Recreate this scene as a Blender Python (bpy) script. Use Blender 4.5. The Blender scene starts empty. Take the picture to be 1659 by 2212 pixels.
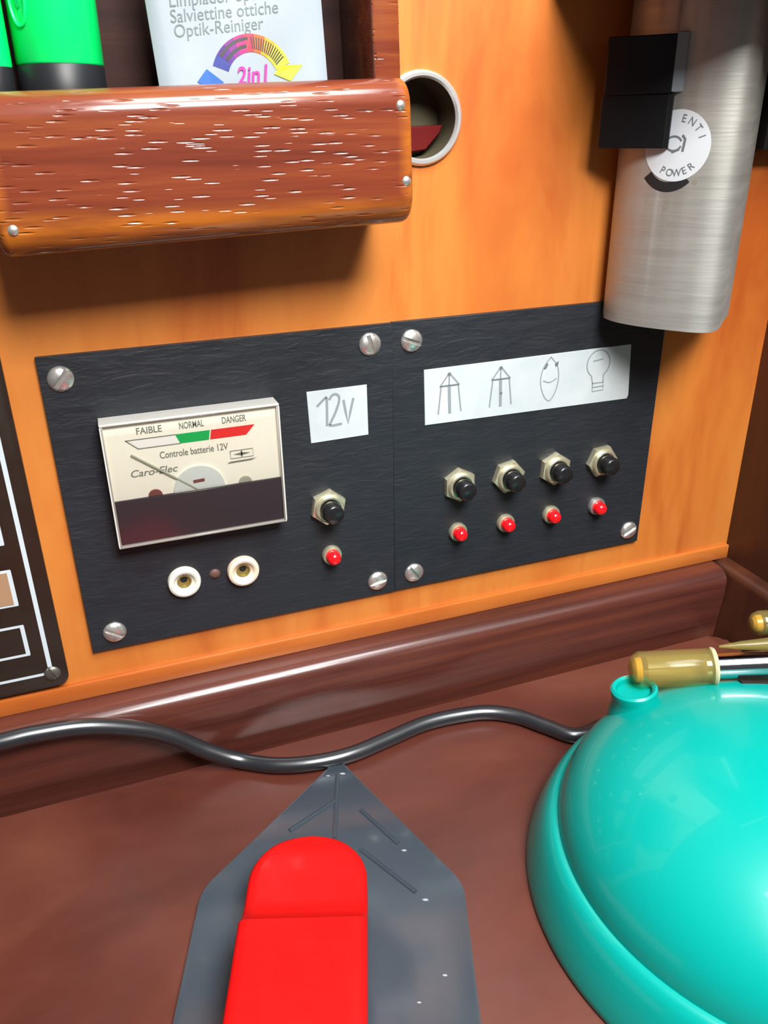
import bpy, bmesh, math, random
from mathutils import Vector, Matrix
random.seed(7)
S = 0.001                                   # all coordinates below are millimetres
scene = bpy.context.scene
COL = scene.collection

# ------------------------------------------------------------------ camera
cd = bpy.data.cameras.new('camera'); cam = bpy.data.objects.new('camera', cd); COL.objects.link(cam)
right = Vector((0.93713949, -0.34866765, -0.01415767))
down = Vector((-0.16176864, -0.398133, -0.90295129))
fwd = Vector((0.30919327, 0.84848158, -0.42950965))
m = Matrix.Identity(4)
for i in range(3):
    m[i][0] = right[i]; m[i][1] = -down[i]; m[i][2] = -fwd[i]
m.translation = Vector((13.40, -277.77, 176.46)) * S
cam.matrix_world = m
cd.sensor_fit = 'HORIZONTAL'; cd.sensor_width = 24.0; cd.lens = 24.0 * 1786.62 / 1659.0
cd.clip_start = 0.005; cd.clip_end = 50
scene.camera = cam

# ------------------------------------------------------------------ world, lights, exposure
w = bpy.data.worlds.new('cabin_air'); scene.world = w; w.use_nodes = True
bg = w.node_tree.nodes['Background']
bg.inputs['Color'].default_value = (0.86, 0.93, 1.0, 1); bg.inputs['Strength'].default_value = 0.11
scene.view_settings.view_transform = 'Standard'; scene.view_settings.look = 'None'
scene.view_settings.gamma = 1.0; scene.view_settings.exposure = -0.15
scene.view_settings.use_curve_mapping = False

def area(name, loc, target, sx, sy, power, col, shape='RECTANGLE'):
    l = bpy.data.lights.new(name, 'AREA'); l.shape = shape; l.size = sx * S; l.size_y = sy * S
    l.energy = power; l.color = col
    o = bpy.data.objects.new(name, l); COL.objects.link(o)
    o.location = Vector(loc) * S
    o.rotation_euler = (Vector(target) - Vector(loc)).to_track_quat('-Z', 'Y').to_euler()
    return o
area('window_light', (115, -440, 470), (140, 0, 60), 210, 150, 6.6, (1.0, 0.97, 0.93))
area('hatch_light', (190, -330, 690), (170, -160, 0), 340, 230, 7.0, (0.90, 0.96, 1.0))

# ------------------------------------------------------------------ helpers: shapes
class Fr:
    """local frame: a along u, b along v, c along n (n = out of the surface)"""
    def __init__(s, o, u=(1, 0, 0), v=(0, 0, 1), n=(0, -1, 0)):
        s.o = Vector(o); s.u = Vector(u).normalized(); s.v = Vector(v).normalized(); s.n = Vector(n).normalized()
    def __call__(s, a, b, c=0.0): return s.o + s.u * a + s.v * b + s.n * c
WALL = Fr((0, 0, 0))
def wall_at(x, z, d=0): return Fr((x, -d, z))
def axis_frame(o, n):
    n = Vector(n).normalized(); h = Vector((0, 0, 1)) if abs(n.z) < .9 else Vector((0, 1, 0))
    u = h.cross(n).normalized(); return Fr(o, u, n.cross(u), n)

def join(*gs):
    V, F = [], []
    for v, f in gs:
        k = len(V); V += list(v); F += [tuple(i + k for i in q) for q in f]
    return V, F
def xform(g, fn): return [fn(Vector(p)) for p in g[0]], g[1]

def from_bm(bm):
    bm.verts.ensure_lookup_table()
    for i, v in enumerate(bm.verts): v.index = i
    g = [v.co.copy() for v in bm.verts], [tuple(v.index for v in f.verts) for f in bm.faces]
    bm.free(); return g

def rbox(x0, x1, y0, y1, z0, z1, r=0, seg=3, fr=None):
    bm = bmesh.new(); bmesh.ops.create_cube(bm, size=1)
    for v in bm.verts:
        v.co = Vector(((x0 + x1) / 2 + v.co.x * (x1 - x0), (y0 + y1) / 2 + v.co.y * (y1 - y0), (z0 + z1) / 2 + v.co.z * (z1 - z0)))
    if r: bmesh.ops.bevel(bm, geom=bm.edges[:], offset=r, segments=seg, profile=.5, affect='EDGES')
    g = from_bm(bm)
    return xform(g, lambda p: fr(p.x, p.y, p.z)) if fr else g

def prism(outline, c0, c1, fr, bevel=0, seg=2, both=False):
    """outline in (a,b) of the frame, extruded from c0 to c1 along n; the c1 rim bevelled"""
    bm = bmesh.new(); n = len(outline)
    lo = [bm.verts.new((a, b, c0)) for a, b in outline]; hi = [bm.verts.new((a, b, c1)) for a, b in outline]
    bm.faces.new(lo[::-1]); bm.faces.new(hi)
    for i in range(n): bm.faces.new((lo[i], lo[(i + 1) % n], hi[(i + 1) % n], hi[i]))
    if bevel:
        es = [e for e in bm.edges if all(v in hi for v in e.verts) or (both and all(v in lo for v in e.verts))]
        bmesh.ops.bevel(bm, geom=es, offset=bevel, segments=seg, profile=.5, affect='EDGES')
    bmesh.ops.recalc_face_normals(bm, faces=bm.faces[:])
    return xform(from_bm(bm), lambda p: fr(p.x, p.y, p.z))

def rrect(x0, x1, y0, y1, r, k=5):
    o = []
    for cx, cy, a0 in ((x1 - r, y1 - r, 0), (x0 + r, y1 - r, 90), (x0 + r, y0 + r, 180), (x1 - r, y0 + r, 270)):
        for i in range(k + 1):
            t = math.radians(a0 + 90 * i / k); o.append((cx + r * math.cos(t), cy + r * math.sin(t)))
    return o
def rpoly(pts, rads, k=6):
    """polygon with rounded corners"""
    o = []; n = len(pts)
    for i in range(n):
        p = Vector(pts[i]); a = (Vector(pts[i - 1]) - p).normalized(); b = (Vector(pts[(i + 1) % n]) - p).normalized()
        r = rads[i] if isinstance(rads, (list, tuple)) else rads
        if r <= 0: o.append(tuple(p)); continue
        half = a.angle(b) / 2; t = r / math.tan(half); c = p + (a + b).normalized() * (r / math.sin(half))
        s = p + a * t - c; e = p + b * t - c
        for j in range(k + 1):
            q = s.lerp(e, j / k); q = q.normalized() * r if q.length > 1e-6 else q
            o.append(tuple(c + q))
    return o
def circle(r, n=32, cx=0, cy=0, a0=0): return [(cx + r * math.cos(a0 + 2 * math.pi * i / n), cy + r * math.sin(a0 + 2 * math.pi * i / n)) for i in range(n)]

def lathe(prof, fr, n=48):
    V, F = [], []; rings = []
    for r, h in prof:
        if r < 1e-6: rings.append([len(V)]); V.append(fr(0, 0, h))
        else:
            rings.append(list(range(len(V), len(V) + n)))
            V += [fr(r * math.cos(2 * math.pi * i / n), r * math.sin(2 * math.pi * i / n), h) for i in range(n)]
    for A, B in zip(rings, rings[1:]):
        for i in range(n):
            j = (i + 1) % n
            if len(A) == 1 and len(B) == 1: continue
            if len(A) == 1: F.append((A[0], B[i], B[j]))
            elif len(B) == 1: F.append((A[i], A[j], B[0]))
            else: F.append((A[i], A[j], B[j], B[i]))
    return V, F

def smooth_path(pts, per=8):
    P = [Vector(p) for p in pts]; P = [P[0] * 2 - P[1]] + P + [P[-1] * 2 - P[-2]]; o = []
    for i in range(1, len(P) - 2):
        for j in range(per):
            t = j / per; a, b, c, d = P[i - 1], P[i], P[i + 1], P[i + 2]
            o.append(.5 * ((2 * b) + (c - a) * t + (2 * a - 5 * b + 4 * c - d) * t * t + (3 * b - a - 3 * c + d) * t ** 3))
    o.append(P[-2]); return o
def tube(path, r, n=16, cap=True):
    """round tube; r is a number or a list per point"""
    P = [Vector(p) for p in path]; V, F = [], []; up = Vector((0.03, 0.05, 1)); prev = None
    R = r if isinstance(r, list) else [r] * len(P)
    for i, p in enumerate(P):
        t = (P[min(i + 1, len(P) - 1)] - P[max(i - 1, 0)]).normalized()
        u = (prev if prev else up.cross(t)); u = (u - t * u.dot(t)).normalized(); prev = u; v = t.cross(u)
        V += [p + (u * math.cos(2 * math.pi * k / n) + v * math.sin(2 * math.pi * k / n)) * R[i] for k in range(n)]
    for i in range(len(P) - 1):
        for k in range(n):
            F.append((i * n + k, i * n + (k + 1) % n, (i + 1) * n + (k + 1) % n, (i + 1) * n + k))
    if cap: F += [tuple(range(n))[::-1], tuple(range((len(P) - 1) * n, len(P) * n))]
    return V, F
def ribbon(pts, width, fr, c):
    """flat drawn stroke on a frame's plane"""
    P = [Vector(p) for p in pts]; V, F = [], []
    for i, p in enumerate(P):
        t = (P[min(i + 1, len(P) - 1)] - P[max(i - 1, 0)]).normalized(); q = Vector((-t.y, t.x)) * width / 2
        V += [fr(*(p + q), c), fr(*(p - q), c)]
    for i in range(len(P) - 1): F.append((2 * i, 2 * i + 1, 2 * i + 3, 2 * i + 2))
    return V, F
def poly(pts, fr, c): return [fr(a, b, c) for a, b in pts], [tuple(range(len(pts)))]
def arc(cx, cy, rx, ry, a0, a1, k=20): return [(cx + rx * math.cos(math.radians(a0 + (a1 - a0) * i / k)), cy + ry * math.sin(math.radians(a0 + (a1 - a0) * i / k))) for i in range(k + 1)]

# ------------------------------------------------------------------ helpers: objects
def origin(o):
    p = Vector()
    while o is not None: p += o.location; o = o.parent
    return p
def mk(name, geo, mat, parent=None, ang=38, loc=None):
    """one mesh object out of world-space millimetres; its origin sits at its own centre of the base"""
    V = [Vector(v) * S for v in geo[0]]
    lo = Vector([min(v[i] for v in V) for i in range(3)]); hi = Vector([max(v[i] for v in V) for i in range(3)])
    o0 = Vector(((lo.x + hi.x) / 2, (lo.y + hi.y) / 2, lo.z)) if loc is None else Vector(loc) * S
    me = bpy.data.meshes.new(name); me.from_pydata([v - o0 for v in V], [], geo[1])
    bm = bmesh.new(); bm.from_mesh(me); bmesh.ops.recalc_face_normals(bm, faces=bm.faces[:]); bm.to_mesh(me); bm.free()
    if ang:
        for p in me.polygons: p.use_smooth = True
        me.set_sharp_from_angle(angle=math.radians(ang))
    me.materials.append(mat); me.update()
    o = bpy.data.objects.new(name, me); COL.objects.link(o)
    if parent is not None: o.parent = parent; o.location = o0 - origin(parent)
    else: o.location = o0
    return o
def thing(name, label, cat, loc, group=None):
    o = bpy.data.objects.new(name, None); COL.objects.link(o); o.location = Vector(loc) * S; o.empty_display_size = .01
    o['label'] = label; o['category'] = cat
    if group: o['group'] = group
    return o
def tag(o, label, cat, group=None):
    o['label'] = label; o['category'] = cat
    if group: o['group'] = group
    return o
def struct(name, geo, mat, label, ang=38):
    o = mk(name, geo, mat, None, ang); o['kind'] = 'structure'; o['label'] = label; return o
def text(s, size, fr, a, b, c, mat, parent, name='lettering', rot=0, align='CENTER', sx=1.0, shear=0.0, bold=0.0, fit=0):
    cu = bpy.data.curves.new('txt', 'FONT'); cu.body = s; cu.size = size; cu.align_x = align; cu.align_y = 'CENTER'; cu.shear = shear
    cu.offset = bold; cu.resolution_u = 4
    t = bpy.data.objects.new('txt', cu); COL.objects.link(t)
    bpy.context.view_layer.update()
    me = t.to_mesh()
    if fit: xx = [v.co.x for v in me.vertices]; sx = fit / (max(xx) - min(xx))
    co, si = math.cos(rot), math.sin(rot)
    g = [fr(a + v.co.x * sx * co - v.co.y * si, b + v.co.x * sx * si + v.co.y * co, c) for v in me.vertices], [tuple(p.vertices) for p in me.polygons]
    t.to_mesh_clear(); bpy.data.objects.remove(t); bpy.data.curves.remove(cu)
    return mk(name, g, mat, parent, 0) if parent is not None else g

# ------------------------------------------------------------------ materials
def base(name, col, rough=.5, metal=0, coat=0, spec=.5, coat_rough=.08):
    mt = bpy.data.materials.new(name); mt.use_nodes = True; b = mt.node_tree.nodes['Principled BSDF']
    b.inputs['Base Color'].default_value = (*col, 1); b.inputs['Roughness'].default_value = rough
    b.inputs['Metallic'].default_value = metal; b.inputs['Coat Weight'].default_value = coat
    b.inputs['Coat Roughness'].default_value = coat_rough; b.inputs['Specular IOR Level'].default_value = spec
    return mt
def noise_node(mt, scale, mscale=(1, 1, 1), detail=4, rough=.55, rot=(0, 0, 0), dist=0):
    t = mt.node_tree; tc = t.nodes.new('ShaderNodeTexCoord'); mp = t.nodes.new('ShaderNodeMapping'); nz = t.nodes.new('ShaderNodeTexNoise')
    mp.inputs['Scale'].default_value = mscale; mp.inputs['Rotation'].default_value = rot
    nz.inputs['Scale'].default_value = scale; nz.inputs['Detail'].default_value = detail
    nz.inputs['Roughness'].default_value = rough; nz.inputs['Distortion'].default_value = dist
    t.links.new(tc.outputs['Object'], mp.inputs['Vector']); t.links.new(mp.outputs[0], nz.inputs['Vector']); return nz
def ramp(mt, src, stops):
    t = mt.node_tree; r = t.nodes.new('ShaderNodeValToRGB'); e = r.color_ramp.elements
    while len(e) < len(stops): e.new(.5)
    for k, (p, c) in enumerate(stops): e[k].position = p; e[k].color = (*c, 1) if len(c) == 3 else c
    t.links.new(src, r.inputs[0]); return r
def col_noise(mt, stops, scale, mscale=(1, 1, 1), detail=4, dist=0, rough=.55):
    nz = noise_node(mt, scale, mscale, detail, rough, dist=dist); r = ramp(mt, nz.outputs['Fac'], stops)
    mt.node_tree.links.new(r.outputs[0], mt.node_tree.nodes['Principled BSDF'].inputs['Base Color']); return r
def add_bump(mt, src, strength, dist=.0003, coat=True, invert=False):
    t = mt.node_tree; b = t.nodes.new('ShaderNodeBump'); b.inputs['Strength'].default_value = strength; b.inputs['Distance'].default_value = dist
    b.invert = invert
    t.links.new(src, b.inputs['Height']); P = t.nodes['Principled BSDF']
    t.links.new(b.outputs[0], P.inputs['Normal'])
    if coat: t.links.new(b.outputs[0], P.inputs['Coat Normal'])
    return b
def rough_noise(mt, lo, hi, scale, mscale=(1, 1, 1)):
    nz = noise_node(mt, scale, mscale, 5); t = mt.node_tree; mr = t.nodes.new('ShaderNodeMapRange')
    mr.inputs['From Min'].default_value = .3; mr.inputs['From Max'].default_value = .7
    mr.inputs['To Min'].default_value = lo; mr.inputs['To Max'].default_value = hi
    t.links.new(nz.outputs['Fac'], mr.inputs['Value']); t.links.new(mr.outputs[0], t.nodes['Principled BSDF'].inputs['Roughness'])
def mix_over(mt, src_ramp, fac_ramp, col):
    t = mt.node_tree; mx = t.nodes.new('ShaderNodeMix'); mx.data_type = 'RGBA'
    t.links.new(fac_ramp.outputs[0], mx.inputs[0]); t.links.new(src_ramp.outputs[0], mx.inputs[6]); mx.inputs[7].default_value = (*col, 1)
    t.links.new(mx.outputs[2], t.nodes['Principled BSDF'].inputs['Base Color']); return mx

# orange varnished veneer of the back wall: soft vertical figure with redder streaks
M_wall = base('orange_veneer', (.7, .27, .06), .42, coat=.25, coat_rough=.25)
r1 = col_noise(M_wall, [(.30, (.42, .090, .013)), (.44, (.55, .165, .027)), (.60, (.60, .205, .038)), (.72, (.52, .140, .021))], 26, (1.0, 1, .22), 6, .6)
n2 = noise_node(M_wall, 130, (1, 1, .12), 3); f2 = ramp(M_wall, n2.outputs['Fac'], [(.50, (0, 0, 0)), (.75, (.55, .55, .55))])
mix_over(M_wall, r1, f2, (.50, .13, .022))
add_bump(M_wall, noise_node(M_wall, 500, (1, 1, .1), 3).outputs['Fac'], .08, .0002)
M_trim = base('orange_strip_wood', (.62, .18, .03), .35, coat=.3, coat_rough=.2)
col_noise(M_trim, [(.35, (.40, .090, .014)), (.65, (.56, .170, .030))], 60, (.15, 1, 1), 4)

def mahogany(name, dark, mid, light, pore=.5, rough=.35, coat=.6, cr=.12, sx=.05):
    mt = base(name, mid, rough, coat=coat, coat_rough=cr, spec=.15)
    col_noise(mt, [(.3, dark), (.5, mid), (.72, light)], 120, (sx, 1, 1), 6, .4, .6)
    t = mt.node_tree
    vo = t.nodes.new('ShaderNodeTexVoronoi'); tc = t.nodes.new('ShaderNodeTexCoord'); mp = t.nodes.new('ShaderNodeMapping')
    mp.inputs['Scale'].default_value = (.125, 1, 1); mp.inputs['Rotation'].default_value = (0, .10, 0); vo.inputs['Scale'].default_value = 980; vo.inputs['Randomness'].default_value = 1
    t.links.new(tc.outputs['Object'], mp.inputs['Vector']); t.links.new(mp.outputs[0], vo.inputs['Vector'])
    # only some cells carry an open pore
    sel = ramp(mt, vo.outputs['Color'], [(.44, (0, 0, 0)), (.52, (1, 1, 1))])
    dip = ramp(mt, vo.outputs['Distance'], [(.05, (1, 1, 1)), (.34, (0, 0, 0))])
    mu = t.nodes.new('ShaderNodeMath'); mu.operation = 'MULTIPLY'
    t.links.new(sel.outputs[0], mu.inputs[0]); t.links.new(dip.outputs[0], mu.inputs[1])
    add_bump(mt, mu.outputs[0], pore, .00030, invert=True)
    return mt
M_bar = mahogany('red_mahogany_open_pore', (.085, .014, .007), (.16, .030, .012), (.27, .075, .016), .8, .42, .75, .13)
def worn_edges(mt, col, zlo, zhi, xend):
    """varnish rubbed through to lighter wood along the lower edge and at the ends"""
    t = mt.node_tree; P = t.nodes['Principled BSDF']; src = P.inputs['Base Color'].links[0].from_socket
    tc = t.nodes.new('ShaderNodeTexCoord'); sp_ = t.nodes.new('ShaderNodeSeparateXYZ'); t.links.new(tc.outputs['Object'], sp_.inputs[0])
    a = t.nodes.new('ShaderNodeMapRange'); a.inputs[1].default_value = zlo; a.inputs[2].default_value = zhi; a.inputs[3].default_value = 1; a.inputs[4].default_value = 0
    t.links.new(sp_.outputs['Z'], a.inputs[0])
    ab = t.nodes.new('ShaderNodeMath'); ab.operation = 'ABSOLUTE'; t.links.new(sp_.outputs['X'], ab.inputs[0])
    b = t.nodes.new('ShaderNodeMapRange'); b.inputs[1].default_value = xend - .004; b.inputs[2].default_value = xend; t.links.new(ab.outputs[0], b.inputs[0])
    m_ = t.nodes.new('ShaderNodeMath'); m_.operation = 'MAXIMUM'; t.links.new(a.outputs[0], m_.inputs[0]); t.links.new(b.outputs[0], m_.inputs[1])
    nz = noise_node(mt, 240, (.12, 1, 1), 4); r = ramp(mt, nz.outputs['Fac'], [(.32, (.25, .25, .25)), (.6, (1, 1, 1))])
    k = t.nodes.new('ShaderNodeMath'); k.operation = 'MULTIPLY'; t.links.new(m_.outputs[0], k.inputs[0]); t.links.new(r.outputs[0], k.inputs[1])
    mx = t.nodes.new('ShaderNodeMix'); mx.data_type = 'RGBA'; t.links.new(k.outputs[0], mx.inputs[0]); t.links.new(src, mx.inputs[6]); mx.inputs[7].default_value = (*col, 1)
    t.links.new(mx.outputs[2], P.inputs['Base Color'])
worn_edges(M_bar, (.40, .115, .012), .007, .0125, .0555)
M_rail = mahogany('dark_mahogany_rail', (.050, .014, .010), (.095, .026, .018), (.15, .040, .020), .05, .40, .9, .20)
M_bin_shade = mahogany('shaded_mahogany_bin', (.016, .006, .005), (.028, .010, .008), (.045, .016, .011), .1, .6, 0)  # mahogany darkened so its colour carries the shade inside the rack
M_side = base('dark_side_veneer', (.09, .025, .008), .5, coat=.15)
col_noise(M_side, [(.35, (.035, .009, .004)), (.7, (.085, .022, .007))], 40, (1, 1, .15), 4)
M_table = base('red_brown_table_varnish', (.17, .045, .028), .34, coat=.35, coat_rough=.22)
rt = col_noise(M_table, [(.3, (.060, .014, .009)), (.52, (.098, .024, .015)), (.75, (.145, .044, .026))], 16, (.5, 1, 1), 6, .5)
n2 = noise_node(M_table, 420, (.10, 1, 1), 3); f2 = ramp(M_table, n2.outputs['Fac'], [(.5, (0, 0, 0)), (.75, (.30, .30, .30))])
mix_over(M_table, rt, f2, (.10, .026, .018)); rough_noise(M_table, .28, .46, 40)
M_dark = base('shadow_gap_dark', (.012, .006, .005), .8)

M_black = base('black_leathercloth', (.014, .017, .022), .40, spec=.5)
nz = noise_node(M_black, 420, (.24, 1, 1), 3, .5, dist=1.2); add_bump(M_black, nz.outputs['Fac'], .42, .0007); rough_noise(M_black, .42, .58, 300, (.3, 1, 1))
M_brownplastic = base('dark_brown_plastic', (.020, .011, .007), .36); rough_noise(M_brownplastic, .3, .45, 90)
M_print = base('white_print', (.55, .62, .66), .5)
M_tan = base('tan_label', (.36, .21, .12), .6)
M_dullscrew = base('blackened_screw', (.16, .15, .13), .45, metal=.7)
M_screw = base('nickel_screw', (.74, .72, .68), .30, metal=.85); rough_noise(M_screw, .22, .42, 600)
M_nut = base('pale_brass', (.70, .66, .47), .34, metal=.75); rough_noise(M_nut, .26, .44, 500)
M_cap = base('black_button_plastic', (.012, .012, .013), .22)
M_led = base('red_lens', (.90, .006, .012), .16, coat=.6)
M_led.node_tree.nodes['Principled BSDF'].inputs['Subsurface Weight'].default_value = .25
M_led.node_tree.nodes['Principled BSDF'].inputs['Subsurface Radius'].default_value = (.002, .0003, .0003)
M_cream = base('cream_socket', (.80, .78, .66), .3); M_pink = base('pinkish_socket', (.82, .66, .50), .3)
M_brassin = base('brass_inside', (.34, .27, .08), .35, metal=.5); M_hole = base('hole_black', (.004, .004, .004), .8)
M_rivet = base('rusty_rivet', (.12, .055, .045), .6)
M_paper = base('white_paper_tape', (.52, .58, .60), .45, coat=.1)
col_noise(M_paper, [(.3, (.47, .53, .56)), (.7, (.56, .61, .62))], 70, (1, 1, 1), 4)
M_ink = base('grey_ink', (.13, .16, .17), .6); M_pencil = base('pencil_grey', (.24, .27, .29), .6)
M_pencil_dark = base('pencil_dark', (.13, .15, .16), .6)
M_dial = base('cream_dial', (1.0, .98, .86), .5); M_green = base('dial_green', (.0, .45, .10), .5); M_red = base('dial_red', (.85, .03, .03), .5)
M_dialwhite = base('dial_white', (.95, .95, .92), .5); M_dialink = base('dial_ink', (.20, .22, .19), .6); M_needle = base('needle_grey', (.40, .42, .34), .5)
M_case = base('clear_grey_acrylic_edge', (.58, .57, .53), .2, coat=.4); M_coil = base('coil_white', (.72, .78, .76), .45); M_maroon = base('maroon_mark', (.20, .06, .06), .6)
M_meterblack = base('smoked_meter_window', (.046, .043, .056), .32)

def clear(name, tint, gl_rough=.03, keep=.9):
    mt = bpy.data.materials.new(name); mt.use_nodes = True; t = mt.node_tree; t.nodes.clear()
    out = t.nodes.new('ShaderNodeOutputMaterial'); mx = t.nodes.new('ShaderNodeMixShader'); tr = t.nodes.new('ShaderNodeBsdfTransparent')
    gl = t.nodes.new('ShaderNodeBsdfGlossy'); fr = t.nodes.new('ShaderNodeFresnel'); fr.inputs[0].default_value = 1.36
    tr.inputs[0].default_value = (*tint, 1); gl.inputs['Roughness'].default_value = gl_rough
    t.links.new(fr.outputs[0], mx.inputs[0]); t.links.new(tr.outputs[0], mx.inputs[1]); t.links.new(gl.outputs[0], mx.inputs[2]); t.links.new(mx.outputs[0], out.inputs[0])
    return mt
M_clear = clear('clear_acrylic', (.97, .97, .96), .10)
M_yellow = base('clear_yellow_plastic', (.46, .38, .13), .18, coat=.3)
t_ = M_yellow.node_tree; tr_ = t_.nodes.new('ShaderNodeBsdfTransparent'); tr_.inputs[0].default_value = (.90, .86, .66, 1)
mx_ = t_.nodes.new('ShaderNodeMixShader'); mx_.inputs[0].default_value = .24
t_.links.new(tr_.outputs[0], mx_.inputs[1]); t_.links.new(t_.nodes['Principled BSDF'].outputs[0], mx_.inputs[2]); t_.links.new(mx_.outputs[0], t_.nodes['Material Output'].inputs[0])
M_amber = base('amber_plastic_tip', (.85, .46, .02), .2, coat=.4)
p = M_amber.node_tree.nodes['Principled BSDF']; p.inputs['Transmission Weight'].default_value = .25
M_rim = base('milky_yellow_rim', (.50, .46, .28), .3)
M_chrome = base('chrome', (.55, .55, .58), .10, metal=1)
M_steelring = base('bright_ring', (.74, .75, .74), .28, metal=.7)
M_cup = base('dull_socket_cup', (.07, .06, .035), .6, spec=.2)
M_redtab = base('dark_red_tab', (.09, .001, .001), .6, spec=.2)
M_brushed = base('brushed_grey_metal', (.44, .44, .41), .5, metal=.74)
add_bump(M_brushed, noise_node(M_brushed, 900, (.05, .05, 1), 3, rot=(0, .25, 0)).outputs['Fac'], .22, .0003); rough_noise(M_brushed, .50, .66, 260, (.1, .1, 1))
M_sticker = base('white_sticker', (.60, .65, .70), .35, coat=.3); M_mark = base('black_print_mark', (.012, .012, .014), .5); M_stain = base('grey_smudge', (.22, .20, .17), .5)
M_clip = base('black_clip_plastic', (.006, .006, .007), .34, spec=.3); M_clip_reflect = base('clip_side_reflection', (.22, .25, .28), .3, coat=.5)  # clip side is grey to paint in light reflected off black plastic
M_blackbox = base('black_case', (.008, .008, .009), .5)
M_teal = base('teal_gloss_plastic', (.0, .31, .265), .3, spec=.3, coat=.25, coat_rough=.05)
M_redp = base('red_satin_plastic', (.54, .004, .004), .45, spec=.25); rough_noise(M_redp, .33, .45, 120)
M_greyp = base('dark_slate_plastic', (.040, .052, .066), .2, coat=.2); rough_noise(M_greyp, .12, .26, 70)
M_scuff = base('pale_scuff', (.30, .33, .36), .5)
M_cord = base('black_rubber_cord', (.014, .016, .019), .30, spec=.7, coat=.6, coat_rough=.25)
M_green_t = base('bright_green_plastic', (.0, .80, .15), .35, coat=.2)
M_green_d = base('green_emboss', (.0, .42, .10), .4)
M_blackp = base('black_anodised', (.010, .011, .013), .42, spec=.35)
M_foil = base('white_sachet_foil', (.29, .33, .36), .42, spec=.2)
add_bump(M_foil, noise_node(M_foil, 110, (1, 1, .6), 3).outputs['Fac'], .25, .0008)
M_text = base('sachet_grey_print', (.12, .15, .145), .6)
M_magenta = base('magenta_print', (.36, .03, .24), .5); M_blue = base('blue_print', (.008, .09, .34), .5); M_print_black = base('black_print', (.03, .03, .03), .5)
M_lgrey = base('pale_violet_print', (.42, .44, .53), .5)
M_ceiling = base('white_headliner', (.75, .74, .70), .7)

# ------------------------------------------------------------------ the setting
def bored(geo, fr, r, depth):
    a = mk('tmp_a', geo, M_wall, None, 0); b = mk('tmp_b', lathe([(0, 2), (r, 2), (r, -depth), (0, -depth)], fr, 64), M_wall, None, 0)
    md_ = a.modifiers.new('bore', 'BOOLEAN'); md_.object = b; md_.operation = 'DIFFERENCE'; md_.solver = 'EXACT'
    bpy.context.view_layer.update(); ev = a.evaluated_get(bpy.context.evaluated_depsgraph_get()); me = bpy.data.meshes.new_from_object(ev)
    g = [(a.matrix_world @ v.co) / S for v in me.vertices], [tuple(p.vertices) for p in me.polygons]
    for o in (a, b): bpy.data.objects.remove(o)
    return g
struct('wall_back', bored(rbox(-160, 292, 0, 18, -60, 330), wall_at(129.7, 176.2), 12.6, 15), M_wall, 'orange varnished veneer wall behind the panels', 30)
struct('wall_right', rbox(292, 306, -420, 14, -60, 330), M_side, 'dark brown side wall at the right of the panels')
struct('trim_1', rbox(-160, 292, -2.2, .2, -19.6, -12.6, .6, 2), M_trim, 'narrow orange wood strip along the foot of the wall')
# back rail: flat top, well rounded front edge, face leaning out a touch
prof = rpoly([(0, -58), (0, -19.6), (-13.6, -20.2), (-13.4, -33), (-11.0, -58)], [0, .3, 6.0, 8, 0], 8)
struct('trim_2', prism(prof, -160, 283, Fr((0, 0, 0), (0, 1, 0), (0, 0, 1), (1, 0, 0))), M_rail, 'dark glossy wooden rail between wall and table')
prof = rpoly([(292, -58), (292, -19.2), (284.6, -19.8), (283, -58)], [0, .3, 4, 0], 6)
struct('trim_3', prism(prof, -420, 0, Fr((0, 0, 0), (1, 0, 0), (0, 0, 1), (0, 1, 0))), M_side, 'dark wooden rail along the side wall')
struct('shade_shelf', rbox(174, 292, -84, 0, 215, 230, 2, 2), M_side, 'unseen dark wooden shelf added to shade the grey housing').name = 'trim_shade'  # out-of-view shelf, added and sized to cast shadow across the housing top
struct('ceiling', rbox(-900, 292, -1300, 0, 720, 730), M_ceiling, 'white headliner above the table')

# table top: a lid with rounded back corner lying a hair below the rail
tp = rpoly([(-160, -420), (281, -420), (281, -16), (-160, -16)], [0, 0, 7, 0], 8)
tb = thing('table_top', 'reddish brown varnished wooden table top in front of the rail', 'table', (60, -218, -70))
mk('lid', prism(tp, -66, -52.4, Fr((0, 0, 0), (1, 0, 0), (0, 1, 0), (0, 0, 1)), 1.1, 3), M_table, tb)
mk('underlay', rbox(-160, 283, -420, 0, -70, -66), M_dark, tb)

# ------------------------------------------------------------------ screws
def screw_geo(r, h, fr, rot, slot=.16, depth=.55):
    us = sorted({-1, -.97, -.9, -.78, -.6, -.42, -slot - .03, -slot, slot, slot + .03, .42, .6, .78, .9, .97, 1}); nv = 14; V, F = [], []
    co, si = math.cos(rot), math.sin(rot)
    for u in us:
        L = math.sqrt(max(1 - u * u, 0))
        for j in range(nv + 1):
            v = -L + 2 * L * j / nv; q = u * u + v * v; z = h * math.sqrt(max(1 - min(q, 1) * .96, 0))
            if abs(u) <= slot + 1e-6: z = min(z, h * (1 - depth))
            a, b = u * r, v * r; V.append(fr(a * co - b * si, a * si + b * co, z))
    for i in range(len(us) - 1):
        for j in range(nv): k = i * (nv + 1) + j; F.append((k, k + 1, k + nv + 2, k + nv + 1))
    return V, F
def screw(x, z, d, parent, rot=0, r=4.1, h=2.0, mat=None, name='screw'):
    g = join(screw_geo(r, h, wall_at(x, z, d), rot), lathe([(r, -.2), (r, h * .22)], wall_at(x, z, d), 40))
    return mk(name, g, mat or M_screw, parent, 30)

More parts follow.
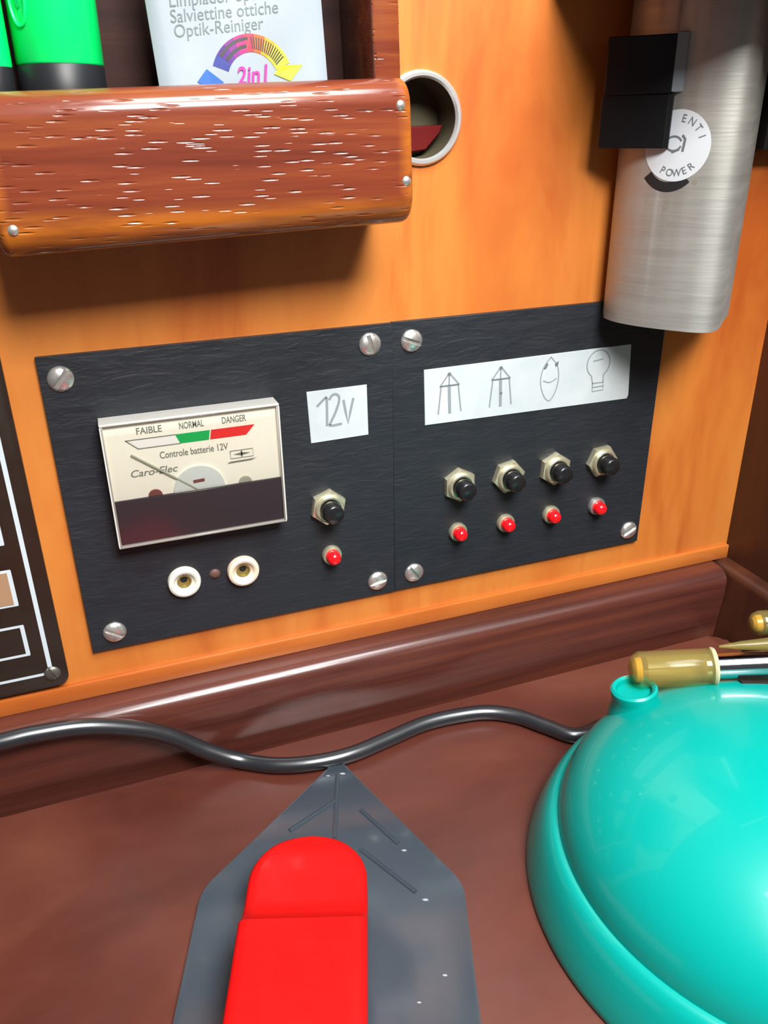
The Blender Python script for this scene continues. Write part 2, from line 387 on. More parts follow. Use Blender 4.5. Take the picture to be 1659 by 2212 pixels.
# ------------------------------------------------------------------ push buttons and lamps
def push_button(x, z, d, parent, rot):
    f = wall_at(x, z, d)
    b = mk('push_button', prism(circle(7.1, 6, a0=rot), 0, 2.6, f, .5, 2), M_nut, parent, 30)
    b['label'] = 'hexagonal pale brass nut around a black button'
    mk('collar', lathe([(0, 2.6), (5.6, 2.6), (5.6, 3.6), (5.1, 4.2), (4.4, 4.2), (4.2, 3.4), (0, 3.4)], f, 40), M_nut, b)
    mk('button_cap', lathe([(3.9, 3.0), (3.9, 8.6), (3.6, 9.4), (3.0, 9.8), (0, 9.9)], f, 40), M_cap, b)
def indicator(x, z, d, parent, bezel=None):
    f = wall_at(x, z, d)
    b = mk('indicator_light', lathe([(0, 0), (3.9, 0), (3.9, 1.6), (3.5, 2.2), (2.9, 2.2), (2.8, 1.6), (0, 1.6)], f, 36), bezel or M_nut, parent)
    mk('red_lens', lathe([(2.75, 1.4), (2.75, 4.0), (2.5, 5.0), (1.9, 5.8), (1.0, 6.3), (0, 6.4)], f, 32), M_led, b)['label'] = 'round red lens'

# ------------------------------------------------------------------ left instrument panel
ip = thing('instrument_panel', 'black panel with battery meter, 12V label and two cream sockets', 'panel', (59, 0, 0))
T = 2.0
mk('plate', rbox(-1.2, 118.12, -T, 0, -.1, 110.6, .08, 1), M_black, ip)
for x, z, r in ((5.2, 103.2, 2.5), (109.5, 103.9, .25), (7.5, 7.0, 1.0), (110.6, 6.5, 1.75)): screw(x, z, T, ip, r)
push_button(91.0, 43.6, T, ip, .35); indicator(91.6, 22.6, T, ip)
for x, mt in ((34.6, M_cream), (56.6, M_pink)):
    f = wall_at(x, 22.9, T)
    s = mk('banana_socket', lathe([(0, 0), (6.0, 0), (6.1, 1.2), (5.7, 2.3), (4.9, 2.7), (4.1, 2.4), (3.6, 1.5), (2.7, .9), (2.6, .2), (0, .2)], f, 44), mt, ip)
    s['label'] = 'cream round socket' if mt is M_cream else 'pinkish cream round socket'
    mk('contact_tube', lathe([(2.6, 1.0), (2.2, 1.0), (2.2, .25), (0, .25)], f, 28), M_brassin, s)
    mk('bore', poly(circle(1.35, 20, 0, .75), f, .32), M_hole, s, 0)
mk('rivet', lathe([(0, .9), (1.0, .85), (1.7, .5), (2.0, 0)], wall_at(46.1, 23.4, T), 24), M_rivet, ip)
# handwritten 12V label
f = Fr((96.8, -T, 79.6)); lb = mk('paper_label', prism([(-11.6, 9.6), (-10.9, -9.9), (11.3, -9.6), (11.1, 9.7)], 0, .35, f, .12, 1), M_paper, ip, 20)
def hand(strokes, w, parent, name, fr, c, mat): mk(name, join(*[ribbon(s, w, fr, c) for s in strokes]), mat, parent, 0)
def sm2(p, per=6): return [(q.x, q.y) for q in smooth_path([(a, b, 0) for a, b in p], per)]
g = Fr((0, -T, 0))
hand([[(88.7, 83.4), (91.2, 85.6), (92.5, 86.7), (92.55, 86.3), (92.4, 80), (92.2, 75.6)],
      sm2([(93.4, 85.3), (94.5, 86.8), (95.9, 87.2), (97.1, 86.2), (97.0, 84.0), (95.6, 80.4), (94.0, 77.4), (93.0, 75.7)]) + [(94.6, 75.5), (97.9, 75.8)],
      [(98.8, 84.7), (99.5, 80), (100.3, 75.6), (101.3, 80), (102.6, 85.0)]], .95, lb, 'handwriting', g, .42, M_pencil)

# battery meter
mx0, mx1, mz0, mz1, md = 14.0, 73.3, 43.8, 88.9, 10.0
def frame_geo(x0, x1, z0, z1, t, c0, c1, fr=WALL):
    return join(rbox(x0, x1, -c1, -c0, z1 - t, z1, .25, 1), rbox(x0, x1, -c1, -c0, z0, z0 + t, .25, 1),
                rbox(x0, x0 + t, -c1, -c0, z0 + t, z1 - t), rbox(x1 - t, x1, -c1, -c0, z0 + t, z1 - t))
me = mk('battery_meter', frame_geo(mx0, mx1, mz0, mz1, 1.0, T, md), M_case, ip)
me['label'] = 'clear boxed battery meter with cream dial and dark lower window'
mk('case_back', rbox(mx0 + 1.3, mx1 - 1.3, -4.0, -T, mz0 + 1.3, mz1 - 1.3), M_meterblack, me)
mk('cover', rbox(mx0 + .6, mx1 - .6, -md - .5, -md + .3, mz0 + .6, mz1 - .6, .2, 1), M_clear, me)
mk('dial', rbox(mx0 + 1.0, mx1 - 1.0, -8.4, -4.0, 61.2, mz1 - 1.0), M_dial, me)
mk('lower_window', rbox(mx0 + 1.0, mx1 - 1.0, -9.2, -4.0, mz0 + 1.0, 61.2, .3, 1), M_meterblack, me)
d = Fr((0, -8.4, 0))
mk('low_zone', join(ribbon([(21.5, 82), (37.8, 82)], .35, d, .08), ribbon([(25.2, 78.7), (39.2, 78.7)], .35, d, .08), ribbon([(21.4, 82.1), (25.3, 78.6)], .35, d, .08),
                    poly([(22.3, 81.75), (37.4, 81.75), (38.8, 78.95), (25.3, 78.95)], d, .05)), M_dialink, me, 0)
mk('low_zone_fill', poly([(22.3, 81.8), (37.6, 81.8), (38.9, 78.9), (25.4, 78.9)], d, .10), M_dialwhite, me, 0)
mk('normal_zone', poly([(37.6, 82.1), (49.2, 82.1), (48.6, 78.7), (39.0, 78.7)], d, .12), M_green, me, 0)
mk('danger_zone', poly([(49.6, 82.1), (64.6, 82.1), (61.4, 78.7), (49.0, 78.7)], d, .12), M_red, me, 0)
for s, x in (('FAIBLE', 29.4), ('NORMAL', 43.3), ('DANGER', 57.6)): text(s, 3.3, d, x, 84.7, .08, M_dialink, me, 'zone_lettering', fit=8.2, bold=.05)
text('Controle batterie 12V', 3.5, d, 43.2, 75.3, .08, M_dialink, me, 'dial_lettering', fit=23, bold=.05)
text('Caro-Elec', 3.6, d, 29.0, 70.0, .08, M_dialink, me, 'maker_lettering', fit=15.5, shear=.25, bold=.04)
mk('class_mark', join(ribbon([(55.3, 73.4), (63.2, 73.4), (63.2, 70.6), (55.3, 70.6), (55.3, 73.4)], .3, d, .08), poly([(56.2, 72), (59.2, 72.6), (62.4, 72), (59.2, 71.4)], d, .1),
                      ribbon([(59.2, 73.2), (59.2, 70.9)], .5, d, .1), poly([(53.8, 68.9), (55.0, 69.6), (64.4, 69.8), (62.4, 69.1)], d, .1)), M_dialink, me, 0)
cd_ = Fr((43.6, -8.4, 61.2))
mk('coil_cover', prism([(8.8 * math.cos(math.pi * i / 24), 8.8 * math.sin(math.pi * i / 24)) for i in range(25)], 0, .8, cd_, .3, 2), M_coil, me)
mk('coil_mark', poly([(-2, 2.7), (1.9, 2.9), (1.9, 4.1), (-2, 3.9)], cd_, .86), M_maroon, me, 0)
mk('needle', tube([(22.6, -9.2, 77.2), (43.0, -9.2, 61.4)], .36, 8), M_needle, me)
for x, mt in ((28.6, M_maroon), (59.6, M_needle)):
    mk('dial_screw', prism([(2.4 * math.cos(math.pi * i / 16), 2.4 * math.sin(math.pi * i / 16)) for i in range(17)], 0, .5, Fr((x, -8.4, 61.2)), .2, 1), mt, me)

# ------------------------------------------------------------------ right switch panel
sp = thing('switch_panel', 'black panel with four black push buttons and red lights', 'panel', (178, 0, 0))
mk('plate', rbox(118.18, 237.0, -T, 0, .1, 110.8, .08, 1), M_black, sp)
for x, z, r in ((125.5, 103.6, 1.2), (126.6, 6.9, .6), (231.3, 6.8, 2.1), (231.0, 104.0, .5)): screw(x, z, T, sp, r)
for k, x in enumerate((145.8, 167.8, 189.6, 212.3)):
    push_button(x, 43.8, T, sp, (.55, .2, .45, .1)[k]); indicator(x, 22.5, T, sp, M_screw if k == 3 else None)
f = Fr((0, -T, 0))
ls = mk('label_strip', prism([(130.4, 92.2), (131.0, 70.5), (222.0, 69.9), (222.6, 71.5), (221.2, 92.8)], 0, .35, f, .12, 1), M_paper, sp, 20)
def mast(cx, dot):
    st = [[(cx - .3, 90), (cx - 3.9, 85.2)], [(cx - .3, 90), (cx + 3.8, 85.2)], [(cx - 4.2, 85.1), (cx + 4.0, 85.1)], [(cx - .3, 90), (cx - .3, 85.2)],
          [(cx - 3.6, 85), (cx - 4.6, 74.2)], [(cx + 3.5, 85), (cx + 4.9, 74.4)], [(cx - .6, 85), (cx - .1, 74)], [(cx + .1, 85), (cx + .5, 74)]]
    hand(st, .62, ls, 'mast_drawing', f, .42, M_pencil)
    dk = [ribbon([(cx - 4.2, 85.1), (cx + 4.0, 85.1)], .55, f, .46), poly(circle(.75, 12, cx - .3, 89.5), f, .46)]
    if dot: dk.append(poly(circle(.6, 12, cx + .2, 79.4), f, .46))
    mk('mast_accent', join(*dk), M_pencil_dark, ls, 0)
mast(141.0, False); mast(162.7, True)
hand([sm2([(184.2, 91.5), (181.2, 87.5), (180.2, 82), (181.8, 76.5), (184.6, 73.6), (187.0, 76.6), (188.3, 82), (187.4, 87.5), (184.2, 91.5)]), sm2([(181.3, 82.2), (184.4, 81.2), (187.4, 82.6)])], .45, ls, 'boat_drawing', f, .42, M_pencil)
mk('boat_lights', join(poly([(181.2, 87.0), (182.6, 89.4), (183.2, 88.6), (182.2, 86.8)], f, .46), poly([(186.2, 88.6), (187.8, 89.6), (187.6, 87.6), (186.4, 87.4)], f, .46)), M_pencil_dark, ls, 0)
hand([[q for q in arc(206.4, 86.4, 5.3, 5.6, -58, 238, 28)], [(203.6, 81.6), (204.4, 78.4)], [(209.2, 81.6), (209.4, 78.4)], [(204.4, 78.4), (204.6, 75.0), (209.8, 75.2), (209.4, 78.4), (204.4, 78.4)], [(204.6, 76.7), (209.6, 76.8)], [(203.8, 87.6), (208.4, 88.2)]], .5, ls, 'bulb_drawing', f, .42, M_pencil)

# ------------------------------------------------------------------ dark breaker panel at the left
bp = thing('breaker_panel', 'dark brown plastic panel with white printed outlines at left edge', 'panel', (-64, 0, -11))
f = Fr((0, 0, 0))
mk('plate', prism(rrect(-118, -11.0, -10.8, 150, 4), 0, 2.4, f, .5, 2), M_brownplastic, bp)
f = Fr((0, -2.4, 0))
mk('border_line', join(ribbon([(-16.6, -2.0), (-16.6, 142)], 1.5, f, .05), ribbon([(-112, -4.6), (-19, -4.6)], 1.1, f, .05)), M_print, bp, 0)
for z0, z1, fill in ((25.8, 39.2, M_tan), (5.0, 17.0, None), (49.5, 61.5, None)):
    b = mk('label_frame', join(ribbon([(-48, z0), (-22.0, z0)], 1.0, f, .05), ribbon([(-48, z1), (-22.0, z1)], 1.0, f, .05), ribbon([(-22.6, z0), (-22.6, z1)], 1.4, f, .06)), M_print, bp, 0)
    if fill: mk('label_insert', rbox(-47, -23.3, -2.7, -2.4, z0 + .5, z1 - .5), fill, b, 0)
screw(-16.2, -4.9, 2.4, bp, .4, 2.9, 1.4, M_dullscrew)

# ------------------------------------------------------------------ wooden rack with contents
ROLL = math.radians(1.7)
def roll(pv):
    x, z = pv.x - 55, pv.z - 165; return Vector((55 + x * math.cos(ROLL) - z * math.sin(ROLL), pv.y, 165 + x * math.sin(ROLL) + z * math.cos(ROLL)))
rk = thing('wooden_rack', 'reddish mahogany wall rack with thick front rail holding torch and sachet', 'rack', (55, -16, 147))
prof = rpoly([(-30, 146.6), (-30, 185.2), (-41, 185.2), (-41, 146.6)], [1.5, 2.0, 6.5, 8.0], 10)
def bar(prof, x0, x1, r, k=6):
    """profile in (y, z) swept along x with softly rounded ends"""
    cy_ = (min(p[0] for p in prof) + max(p[0] for p in prof)) / 2; cz_ = (min(p[1] for p in prof) + max(p[1] for p in prof)) / 2
    hy = (max(p[0] for p in prof) - min(p[0] for p in prof)) / 2; hz = (max(p[1] for p in prof) - min(p[1] for p in prof)) / 2
    st_ = [(r * (1 - math.cos(math.radians(90 * i / k))), r * (1 - math.sin(math.radians(90 * i / k)))) for i in range(k + 1)]
    xs_ = [(x0 + t, d) for t, d in st_] + [(x1 - t, d) for t, d in st_[::-1]]; V, F = [], []; n = len(prof)
    for x, d in xs_: V += [Vector((x, cy_ + (p[0] - cy_) * (hy - d) / hy, cz_ + (p[1] - cz_) * (hz - d) / hz)) for p in prof]
    for a in range(len(xs_) - 1):
        for i in range(n): F.append((a * n + i, a * n + (i + 1) % n, (a + 1) * n + (i + 1) % n, (a + 1) * n + i))
    return V, F + [tuple(range(n)), tuple(range((len(xs_) - 1) * n, len(xs_) * n))]
fr_ = mk('front_rail', xform(bar(prof, -2.6, 110.6, 2.6), roll), M_bar, rk)
for x, z in ((106.9, 178.2), (108.0, 158.6), (1.4, 154.0)):
    mk('nail', lathe([(0, .5), (.9, .35), (1.3, 0), (1.3, -.4)], Fr(roll(Vector((x, -41, z)))), 20), M_screw, fr_)
mk('side_panel', xform(rbox(103.5, 111.8, -30, 0, 147.5, 262, 1.2, 2), roll), M_bar, rk)
mk('side_panel', xform(rbox(-4.6, -2.0, -30, 0, 147.5, 262, .6, 2), roll), M_bar, rk)
mk('bottom_board', xform(rbox(-2.0, 103.5, -30, 0, 148, 151.5), roll), M_bin_shade, rk)
mk('back_board', xform(rbox(-2.0, 103.5, -1.6, 0, 151.5, 260), roll), M_bin_shade, rk)

def torch(cx, cy, lean, label, switch, k=1.0):
    o = Vector((cx, cy, 152.6 + .030 * (cx - 55)))
    t = thing('flashlight', label, 'flashlight', o, 'green flashlights in the rack'); f = axis_frame(o, (lean, .03, 1))
    P = lambda pr: lathe([(r * k, h) for r, h in pr], f, 48)
    mk('end_cap', P([(0, 0), (10.3, 0), (11.0, .8), (11.1, 29.5), (10.7, 30.0)]), M_blackp, t)
    mk('black_ring', P([(10.7, 30.0), (11.1, 30.5), (11.1, 38.2), (10.8, 38.6)]), M_blackp, t)
    mk('green_barrel', P([(10.8, 38.6), (11.1, 39.0), (11.3, 100), (10, 103), (0, 103)]), M_green_t, t)
    if switch:
        n = Vector((-.72, -.69, 0)); n = (n - f.n * n.dot(f.n)).normalized(); sf = Fr(o + f.n * 53.0 + n * 11.05, f.n.cross(n), f.n, n)
        ring = [sf(2.6 * math.cos(2 * math.pi * i / 28), 6.2 * math.sin(2 * math.pi * i / 28), .25) for i in range(29)]
        b = mk('switch_pad', tube(ring, .45, 8, False), M_green_t, t)
        mk('switch_slot', prism([(.75 * math.cos(2 * math.pi * i / 20), 2.4 * math.sin(2 * math.pi * i / 20)) for i in range(20)], 0, .45, sf, .1, 1), M_green_d, b)
torch(19.8, -15.5, .006, 'bright green flashlight with black end, upright beside the sachet', True)
torch(3.4, -19.0, .0, 'thin green flashlight showing as a sliver at the left border', False, .43)

# sachet: padded foil packet leaning in the rack
sa = thing('wipe_sachet', 'white foil wipe sachet with coloured ring arrow print', 'sachet', (70, -20, 152.5))
sr = math.radians(2.6); sf = Fr((69.6, -21.0, 152.8), (math.cos(sr), 0, math.sin(sr)), (-math.sin(sr), .03, math.cos(sr)), (0, -1, .03))
V, F = [], []; nx, ny, HW, HH = 24, 40, 23.6, 74.0
def pad(a, b):
    ea = min(1, (1 - abs(a)) / .10); eb = min(1, min(b, 1 - b) / .06); e = max(0, min(ea, eb))
    return .5 + 1.5 * (e ** .6) + .18 * math.sin(9 * a + 5 * b) * e + .22 * math.sin(14 * b - 4 * a) * e
for sgn in (1, -1):
    for j in range(ny + 1):
        for i in range(nx + 1):
            a = -1 + 2 * i / nx; b = j / ny
            c = pad(a, b) if sgn > 0 else -.4
            V.append(sf(a * HW * (1 + .02 * b), b * HH, c))
k = (nx + 1) * (ny + 1)
for s in (0, 1):
    for j in range(ny):
        for i in range(nx):
            q = s * k + j * (nx + 1) + i; F.append((q, q + 1, q + nx + 2, q + nx + 1))
rim = [i for i in range(nx + 1)] + [j * (nx + 1) + nx for j in range(1, ny + 1)] + [ny * (nx + 1) + i for i in range(nx - 1, -1, -1)] + [j * (nx + 1) for j in range(ny - 1, 0, -1)]
for i in range(len(rim)): a, b = rim[i], rim[(i + 1) % len(rim)]; F.append((a, b, b + k, a + k))
mk('packet', (V, F), M_foil, sa)
PC = .10
class Pk:                                          # prints follow the padded face of the packet
    def __call__(s, a, b, c): return sf0(a, b, pad(max(-1, min(1, a / HW)), b / HH) + c)
sf0, sf = sf, Pk()
for s, a, b, sz in (('Limpiador óptico', -18.4, 53.0, 4.3), ('Salviettine ottiche', -18.6, 49.4, 4.3), ('Optik-Reiniger', -18.2, 46.0, 4.3)):
    text(s, sz, sf, a, b, PC, M_text, sa, 'lettering', rot=math.radians(3.0), align='LEFT', sx=.95, shear=.12)
# ring arrow: graded colour around the arc, built in wedges
cx, cy = 1.9, 33.4
cols = [(.02, .03, .20), (.06, .008, .17), (.16, .008, .17), (.36, .01, .13), (.52, .03, .06), (.58, .10, .02), (.58, .28, .02), (.54, .42, .03), (.42, .45, .04)]
M_arc = [base('ring_print_%d' % i, c, .45) for i, c in enumerate(cols)]
ra = None
for i, mt in enumerate(M_arc):
    a0 = 158 - i * 15.2; a1 = a0 - 15.3; ro, ri = 11.6, 7.2
    g = poly(arc(cx, cy, ro, ro, a0, a1, 4) + arc(cx, cy, ri, ri, a1, a0, 4), sf, PC + .02)
    if ra is None: ra = mk('ring_arrow', g, mt, sa, 0)
    else: mk('ring_wedge', g, mt, ra, 0)
mk('arrow_head', poly([(cx + 14.6, cy + 3.6), (cx + 10.6, cy - .4), (cx + 6.0, cy + 1.6), (cx + 8.4, cy + 3.6)], sf, PC + .08), base('arrow_yellow_green', (.40, .46, .015), .45), ra, 0)
mk('arrow_tail', poly([(cx - 12.6, cy + 3.6), (cx - 8.4, cy + .2), (cx - 11.0, cy - 2.4), (cx - 15.6, cy + .6)], sf, PC + .08), M_blue, ra, 0)
st = []
for rr, a0, a1 in ((10.5, 142, 92), (8.7, 142, 96)):
    st.append(ribbon(arc(cx, cy, rr, rr, a0, a1, 16), .8, sf, PC + .05))
for i in range(15):
    t = math.radians(84 - i * 3.9); st.append(ribbon([(cx + 7.9 * math.cos(t), cy + 7.9 * math.sin(t)), (cx + 10.9 * math.cos(t + .05), cy + 10.9 * math.sin(t + .05))], .34, sf, PC + .05))
mk('ring_lettering', join(*st), M_print_black, ra, 0)
text('2in1', 6.2, sf, cx - .2, cy + 1.4, PC + .2, M_magenta, sa, 'emblem_lettering', rot=math.radians(3), sx=.9, shear=.25, bold=.12)

# ------------------------------------------------------------------ round socket behind the rack
so = thing('wall_socket', 'bright metal ringed round socket half hidden behind the rack', 'socket', (129.5, 0, 162))
f = wall_at(129.7, 176.2)
mk('rim', lathe([(12.2, -.1), (12.0, 1.0), (12.6, 1.9), (13.5, 1.9), (14.2, 1.2), (14.4, 0)], f, 64), M_steelring, so)
mk('cup', lathe([(12.55, .6), (12.2, .4), (11.9, -13.6), (0, -13.8)], f, 48), M_cup, so)
mk('red_tab', prism([(-2, -2.4), (10.6, -2.0), (9.6, -4.4), (4.4, -9.6), (-2, -10.4)], -13.9, -6.0, f, .4, 1), M_redtab, so)

# ------------------------------------------------------------------ grey metal housing
hs = thing('metal_housing', 'brushed grey metal housing with round white sticker, hung on the wall', 'housing', (225, -20, 106))
sec3 = smooth_path([(209, -1, 0), (203.6, -6, 0), (202.3, -14, 0), (204.4, -22, 0), (208.2, -29.2, 0), (213.0, -36, 0), (217.6, -41.2, 0), (222.6, -43.4, 0), (228.4, -41.2, 0), (235, -35.2, 0), (242, -28.9, 0), (250, -21.6, 0), (255.6, -14, 0), (254, -5, 0), (247, -1, 0)], 6)
sec = [(q.x, q.y) for q in sec3]
mk('body', prism(sec, 106.2, 214.8, Fr((0, 0, 0), (1, 0, 0), (0, 1, 0), (0, 0, 1)), 1.6, 3, True), M_brushed, hs)
arcl = [0.0]
for q0, q1 in zip(sec3, sec3[1:]): arcl.append(arcl[-1] + (q1 - q0).length)
class Wrap:                                  # a = distance along the curved face, b = height, c = outwards
    def __call__(s, a, b, c):
        k = max(i for i in range(len(arcl) - 1) if arcl[i] <= max(a, 0)); t = (a - arcl[k]) / (arcl[k + 1] - arcl[k])
        p = sec3[k].lerp(sec3[k + 1], t); T0 = (sec3[min(k + 1, len(sec3) - 1)] - sec3[max(k - 1, 0)]).normalized(); T1 = (sec3[min(k + 2, len(sec3) - 1)] - sec3[k]).normalized()
        tg = T0.lerp(T1, t).normalized(); n = Vector((tg.y, -tg.x, 0)); return Vector((p.x, p.y, b)) + n * c
hf = Wrap()
ac = arcl[min(range(len(sec3)), key=lambda i: (sec3[i] - Vector((208.6, -30.0, 0))).length)]
def disc_on(R_, a0, b0, c, rings=6, n=48):
    V = [hf(a0, b0, c)]; F = []
    for r in range(1, rings + 1): V += [hf(a0 + R_ * r / rings * math.cos(2 * math.pi * i / n), b0 + R_ * r / rings * math.sin(2 * math.pi * i / n), c) for i in range(n)]
    for i in range(n):
        F.append((0, 1 + i, 1 + (i + 1) % n))
        for r in range(rings - 1): k = 1 + r * n; F.append((k + i, k + (i + 1) % n, k + n + (i + 1) % n, k + n + i))
    return V, F
stk = mk('sticker', disc_on(11.0, ac, 166.9, .14), M_sticker, hs, 60); stk['label'] = 'round white sticker'
def arc_text(s, r, a_mid, step, size, inward, parent, name):
    gs = []
    for i, ch in enumerate(s):
        a = a_mid + (i - (len(s) - 1) / 2) * step * (1 if inward else -1)
        t = math.radians(a); rot = t + math.pi / 2 if inward else t - math.pi / 2
        gs.append(text(ch, size, hf, ac + r * math.cos(t), 166.9 + r * math.sin(t), .24, M_ink, None, rot=rot, sx=.9, bold=.02))
    mk(name, join(*gs), M_ink, parent, 0)
arc_text('ENTI', 8.3, 50, 20, 3.4, False, stk, 'sticker_lettering'); arc_text('POWER', 8.4, 278, 17, 3.3, True, stk, 'sticker_lettering')
mk('sticker_emblem', join(ribbon(arc(ac - 1.0, 167.6, 2.6, 2.2, 20, 340, 20), .6, hf, .24), ribbon([(ac + 1.6, 170.2), (ac + 2.6, 169.0), (ac + 2.2, 165.2)], .8, hf, .24), poly([(ac - 1.6, 165.2), (ac + 1.0, 166.2), (ac + 1.2, 165.6), (ac - 1.2, 164.6)], hf, .24)), M_pencil_dark, stk, 0)
mk('printed_mark', ribbon([(a_, b_ - .1) for a_, b_ in arc(ac - 1.8, 165.4, 9.6, 11.2, 222, 312, 24)], 3.2, hf, .07), M_mark, hs, 0)
for a_, b_, r_ in ((ac + 7.4, 155.8, .9), (ac - .6, 149.6, .8), (ac - 1.2, 147.6, 1.0), (ac + 1.0, 142.5, .7)):
    mk('smudge', poly([(p_[0], p_[1]) for p_ in circle(r_, 10, a_, b_)], hf, .04), M_stain, hs, 0)
# black two-step clip standing on the face; its upper side carries a painted grey reflection
cu = Vector((.66, -.75, 0)).normalized(); cn = Vector((cu.y, -cu.x, 0))
cf = Fr((203.9, -16.6, 0), cu, (0, 0, 1), cn)
zf = Fr((203.9, -16.6, 0), cu, cn, (0, 0, 1))
up = mk('clip', prism(rpoly([(-12.0, -1), (10.2, -1), (10.2, 8.2), (-12.0, 7.6)], [.3, .3, .4, 1.2], 3), 182.6, 199.4, zf, .3, 1, True), M_clip, hs, 25); up['label'] = 'black plastic clip on the face'
mk('clip_side', prism(rpoly([(10.2, -1), (13.6, -1), (13.4, 5.8), (10.2, 8.2)], .25, 2), 182.9, 200.0, zf, .25, 1, True), M_clip_reflect, up, 25)
mk('clip_foot', prism(rpoly([(-12.6, -1), (11.0, -1), (11.0, 6.4), (9.6, 7.4), (-12.6, 7.2)], [.3, .3, .4, .6, 1.2], 3), 166.2, 182.4, zf, .3, 1, True), M_clip, up, 25)

# black case at the right border
bb = thing('black_case', 'matt black case at the upper right border behind the grey housing', 'case', (277, -12, 163))
mk('shell', rbox(263, 291, -12, 0, 163.5, 214.8, 1.2, 2), M_blackbox, bb)
mk('lid_seam', rbox(262.7, 291.2, -6.4, -5.8, 163.2, 213.5), M_dark, bb)

# ------------------------------------------------------------------ teal lamp
LZ = -52.4; LC = Vector((197.7, -141.0, LZ))
la = thing('desk_lamp', 'glossy teal domed desk lamp with chrome wire arm on the table', 'lamp', LC)
lf = Fr(LC, (1, 0, 0), (0, 1, 0), (0, 0, 1))
mk('skirt', lathe([(77.5, 0), (80.3, 0), (80.7, .8), (80.5, 2.6), (79.7, 6.0), (78.5, 10.0), (77.0, 14.0), (75.4, 17.2), (73.8, 19.2), (72.6, 19.9), (71.2, 20.0)], lf, 128), M_teal, la)
dome = [(71.6, 14.0)] + [(71.6 * math.cos(t) ** (2 / 2.1), 17.0 + 40.0 * math.sin(t) ** (2 / 2.1)) for t in [math.radians(a * 2.5) for a in range(36)]] + [(0, 57.0)]
mk('dome', lathe(dome, lf, 128), M_teal, la, 60)
nf = axis_frame((176.2, -88.4, LZ + 36.4), (-.12, .10, 1))
mk('spout', lathe([(10.6, -3), (9.0, 3.0), (8.0, 5.6), (7.7, 8.4), (8.1, 10.2), (8.0, 11.4), (7.2, 12.0), (6.2, 11.3), (6.0, 9.4), (0, 9.0)], nf, 48), M_teal, la)
def dome_z(x, y): return LZ + 17.0 + 40.0 * max(0, 1 - (math.hypot(x - LC.x, y - LC.y) / 71.6) ** 2.1) ** (1 / 2.1)
qx, qy = 213.4, -102.6; q = Vector((qx, qy, dome_z(qx, qy)))
nrm = Vector((dome_z(qx - .5, qy) - dome_z(qx + .5, qy), dome_z(qx, qy - .5) - dome_z(qx, qy + .5), 1)).normalized(); tu = Vector((.92, -.40, 0)); tu = (tu - nrm * tu.dot(nrm)).normalized()
mk('vent_slot', prism(rrect(-5.2, 5.2, -1.7, 1.7, .5, 3), -2.5, .5, Fr(q, tu, nrm.cross(tu), nrm)), M_dark, la)  # solid dark block, coloured for the shade inside an open slot
# chrome U wire with yellow sleeves
a0 = Vector((177.4, -81.7, LZ + 50.9)); dv = Vector((41.6, -19.0, 4.4)).normalized()
b0 = Vector((235.0, -75.2, LZ + 52.6)); a1 = a0 + dv * 84; b1 = b0 + dv * 30
mid = (a1 + b1) / 2 + dv * 15
path = [a0 + dv * 25, a0 + dv * 40, a0 + dv * 70, a1] + [mid + (a1 - mid) * .55 + dv * 4, mid, mid + (b1 - mid) * .55 + dv * 4] + [b1, b0 + dv * 16, b0 + dv * 5]
wr = mk('wire_arm', tube(smooth_path(path, 8), 4.5, 24), M_chrome, la)
def sleeve(o, dv, L, r, parent, tipped):
    f = axis_frame(o, dv)
    s = mk('sleeve', lathe([(0, 0), (r * .45, .25), (r * .8, 1.4), (r, 3.6), (r, L - .6), (r * .96, L), (r * .80, L), (r * .72, L - .8), (r * .72, 6), (0, 4.6)], f, 40), M_yellow, parent)
    s['label'] = 'clear yellow plastic end sleeve'
    mk('sleeve_tip', lathe([(0, .9), (r * .42, 1.1), (r * .66, 2.2), (r * .70, 4.2), (0, 4.2)], f, 32), M_amber, s)
    mk('sleeve_rim', lathe([(r * .78, L - .9), (r * 1.0, L - .9), (r * 1.05, L - .2), (r * 1.0, L + .5), (r * .80, L + .5), (r * .76, L - .2), (r * .78, L - .9)], f, 36), M_rim, s)
    return s
sleeve(a0 - dv * 1.0, dv, 29, 6.5, la, True); sleeve(b0, dv, 27, 4.8, la, True)
t0 = Vector((216.5, -80.8, LZ + 50.4)); mk('sleeve_tab', tube([t0, t0 + dv * 8, t0 + dv * 18, t0 + dv * 30], [.5, 1.7, 2.5, 2.8], 16), M_yellow, la)

# ------------------------------------------------------------------ black cord
pts = [(-62, -14, -14), (-41, -19.5, -16.5), (-25, -19.2, -17.2), (-8, -18.5, -19.6), (8, -18.2, -25.5), (20, -18.2, -32.5), (33, -20.0, -42.6), (45.4, -23.4, -48.8), (58, -30.6, -49.2), (71.7, -34.6, -49.0), (86.6, -35.4, -48.9), (103.5, -32.0, -49.2),
       (121.1, -28.7, -49.2), (137.6, -29.5, -49.2), (149.1, -32.4, -49.2), (158.6, -39, -49.2), (166.2, -48.6, -49.2), (174, -57.5, -49.2), (186, -57.0, -49.2), (205, -52.0, -49.2), (236, -46, -49.2)]
tag(mk('power_cord', tube(smooth_path(pts, 10), 3.1, 20), M_cord, None, 60), 'black rubber power cord snaking along the rail to the teal lamp', 'cord')

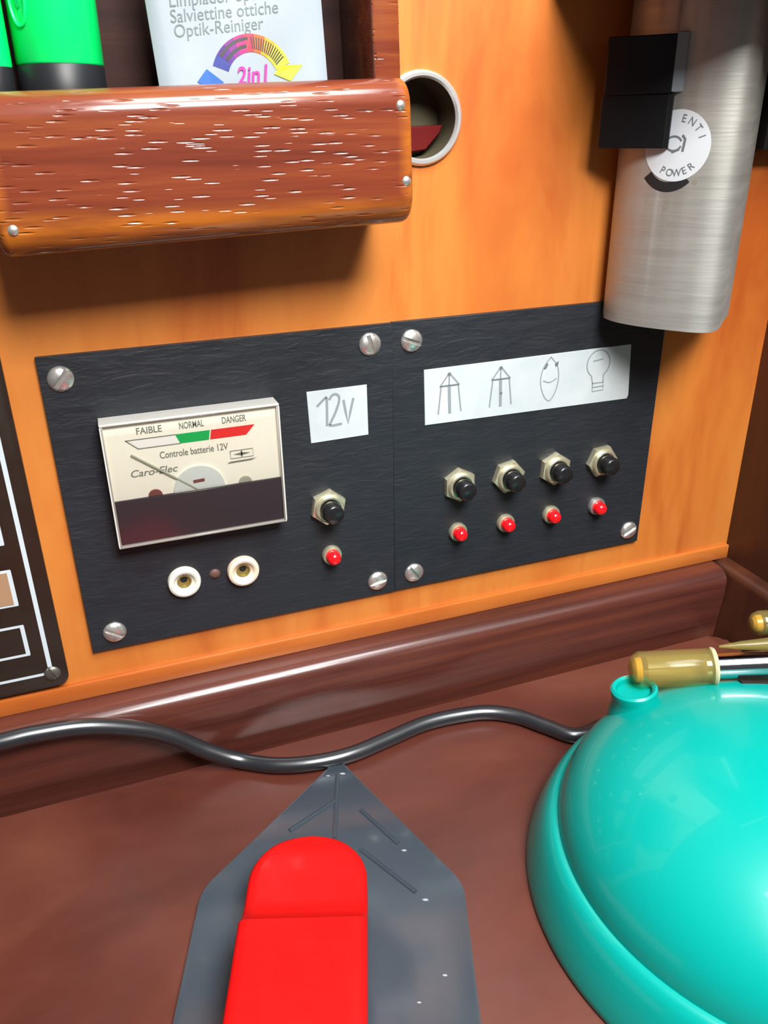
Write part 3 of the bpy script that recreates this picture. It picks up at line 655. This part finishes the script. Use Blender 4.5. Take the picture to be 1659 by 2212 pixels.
# ------------------------------------------------------------------ arrow-shaped tool with red handle
tip = Vector((81.2, -34.8, LZ)); ax = Vector((-.33, -.944, 0)).normalized(); px = Vector((-ax.y, ax.x, 0)); px = px if px.x > 0 else -px
tf = Fr(tip, px, ax, (0, 0, 1))                    # a across, b away from the tip, c up
hl = thing('hand_tool', 'dark grey arrow-shaped flat tool with red strap handle on the table', 'tool', tip + ax * 80)
ol = rpoly([(0, 0), (42.8, 60), (42.8, 170), (-42.8, 170), (-42.8, 60)], [2.5, 16, 6, 6, 16], 8)
mk('base_plate', prism(ol, 0, 2.6, tf, .7, 2), M_greyp, hl)
def groove(pts_): return join(*[tube([tf(a, b, 2.35) for a, b in pts_], .95, 8)])
for pts_ in ([(0, 9), (0, 40)], [(0, 22), (-16, 36)], [(9, 27), (22, 43)], [(9, 45), (27, 63)]):
    mk('raised_rib', groove(pts_), M_greyp, hl)
for a_, b_, r_ in ((2, 8.5, .9), (-3.5, 9.5, .6), (24, 46, .7), (30, 66, .8), (34, 92, .6), (36, 112, .7), (26, 100, .5)):
    mk('scuff', poly([(a_ + r_ * math.cos(t) * (1.6 if k % 2 else 1), b_ + r_ * .6 * math.sin(t)) for k, t in enumerate([2 * math.pi * i / 9 for i in range(9)])], tf, 2.66), M_scuff, hl, 0)
# handle: strap with a rounded nose, thumb notch across it; heights measured above the table
HB, HT, off, hw = 10.0, 25.0, -6.6, 18.2; b_n = 53.0
V, F = [], []; rows = []
bs = [b_n + hw * (1 - math.cos(math.radians(a))) for a in range(0, 91, 9)] + [b_n + hw + d_ for d_ in (3, 7, 8.5, 10, 11.5, 13, 14.5, 16, 17.2, 18.0, 18.3, 19, 21, 24, 40, 60, 88)]
xs = [-1, -.985, -.93, -.8, -.6, -.3, 0, .3, .6, .8, .93, .985, 1]
def htop(a, b):
    d_ = b - (b_n + hw); t_ = min(1, max(0, (d_ - 7) / 11)); step = 5.2 * (1 - t_ ** 2.3)      # the nose lies lower; a ramp climbs to the strap
    z = HT - step - 2.0 * max(0, 1 - (b - b_n) / 10) ** 2
    e = max(0, abs(a) - .9) / .1; return z - 1.3 * e * e
for b in bs:
    d_ = min(b - b_n, hw); half = math.sqrt(max(hw * hw - (hw - d_) ** 2, .01)); row = []
    for a in xs: row.append(len(V)); V.append(tf(off + a * half, b, htop(a, b)))
    for a in xs[::-1]: row.append(len(V)); V.append(tf(off + a * half, b, HB))
    rows.append(row)
n_ = len(rows[0])
for A_, B_ in zip(rows, rows[1:]):
    for i in range(n_): F.append((A_[i], A_[(i + 1) % n_], B_[(i + 1) % n_], B_[i]))
F += [tuple(rows[0]), tuple(rows[-1][::-1])]
mk('handle', (V, F), M_redp, hl, 50)['label'] = 'red plastic strap handle with a thumb notch'
mk('handle_neck', prism(rrect(off - 12, off + 12, b_n + 16, 160, 5), 2.4, HB + 1, tf), M_greyp, hl)
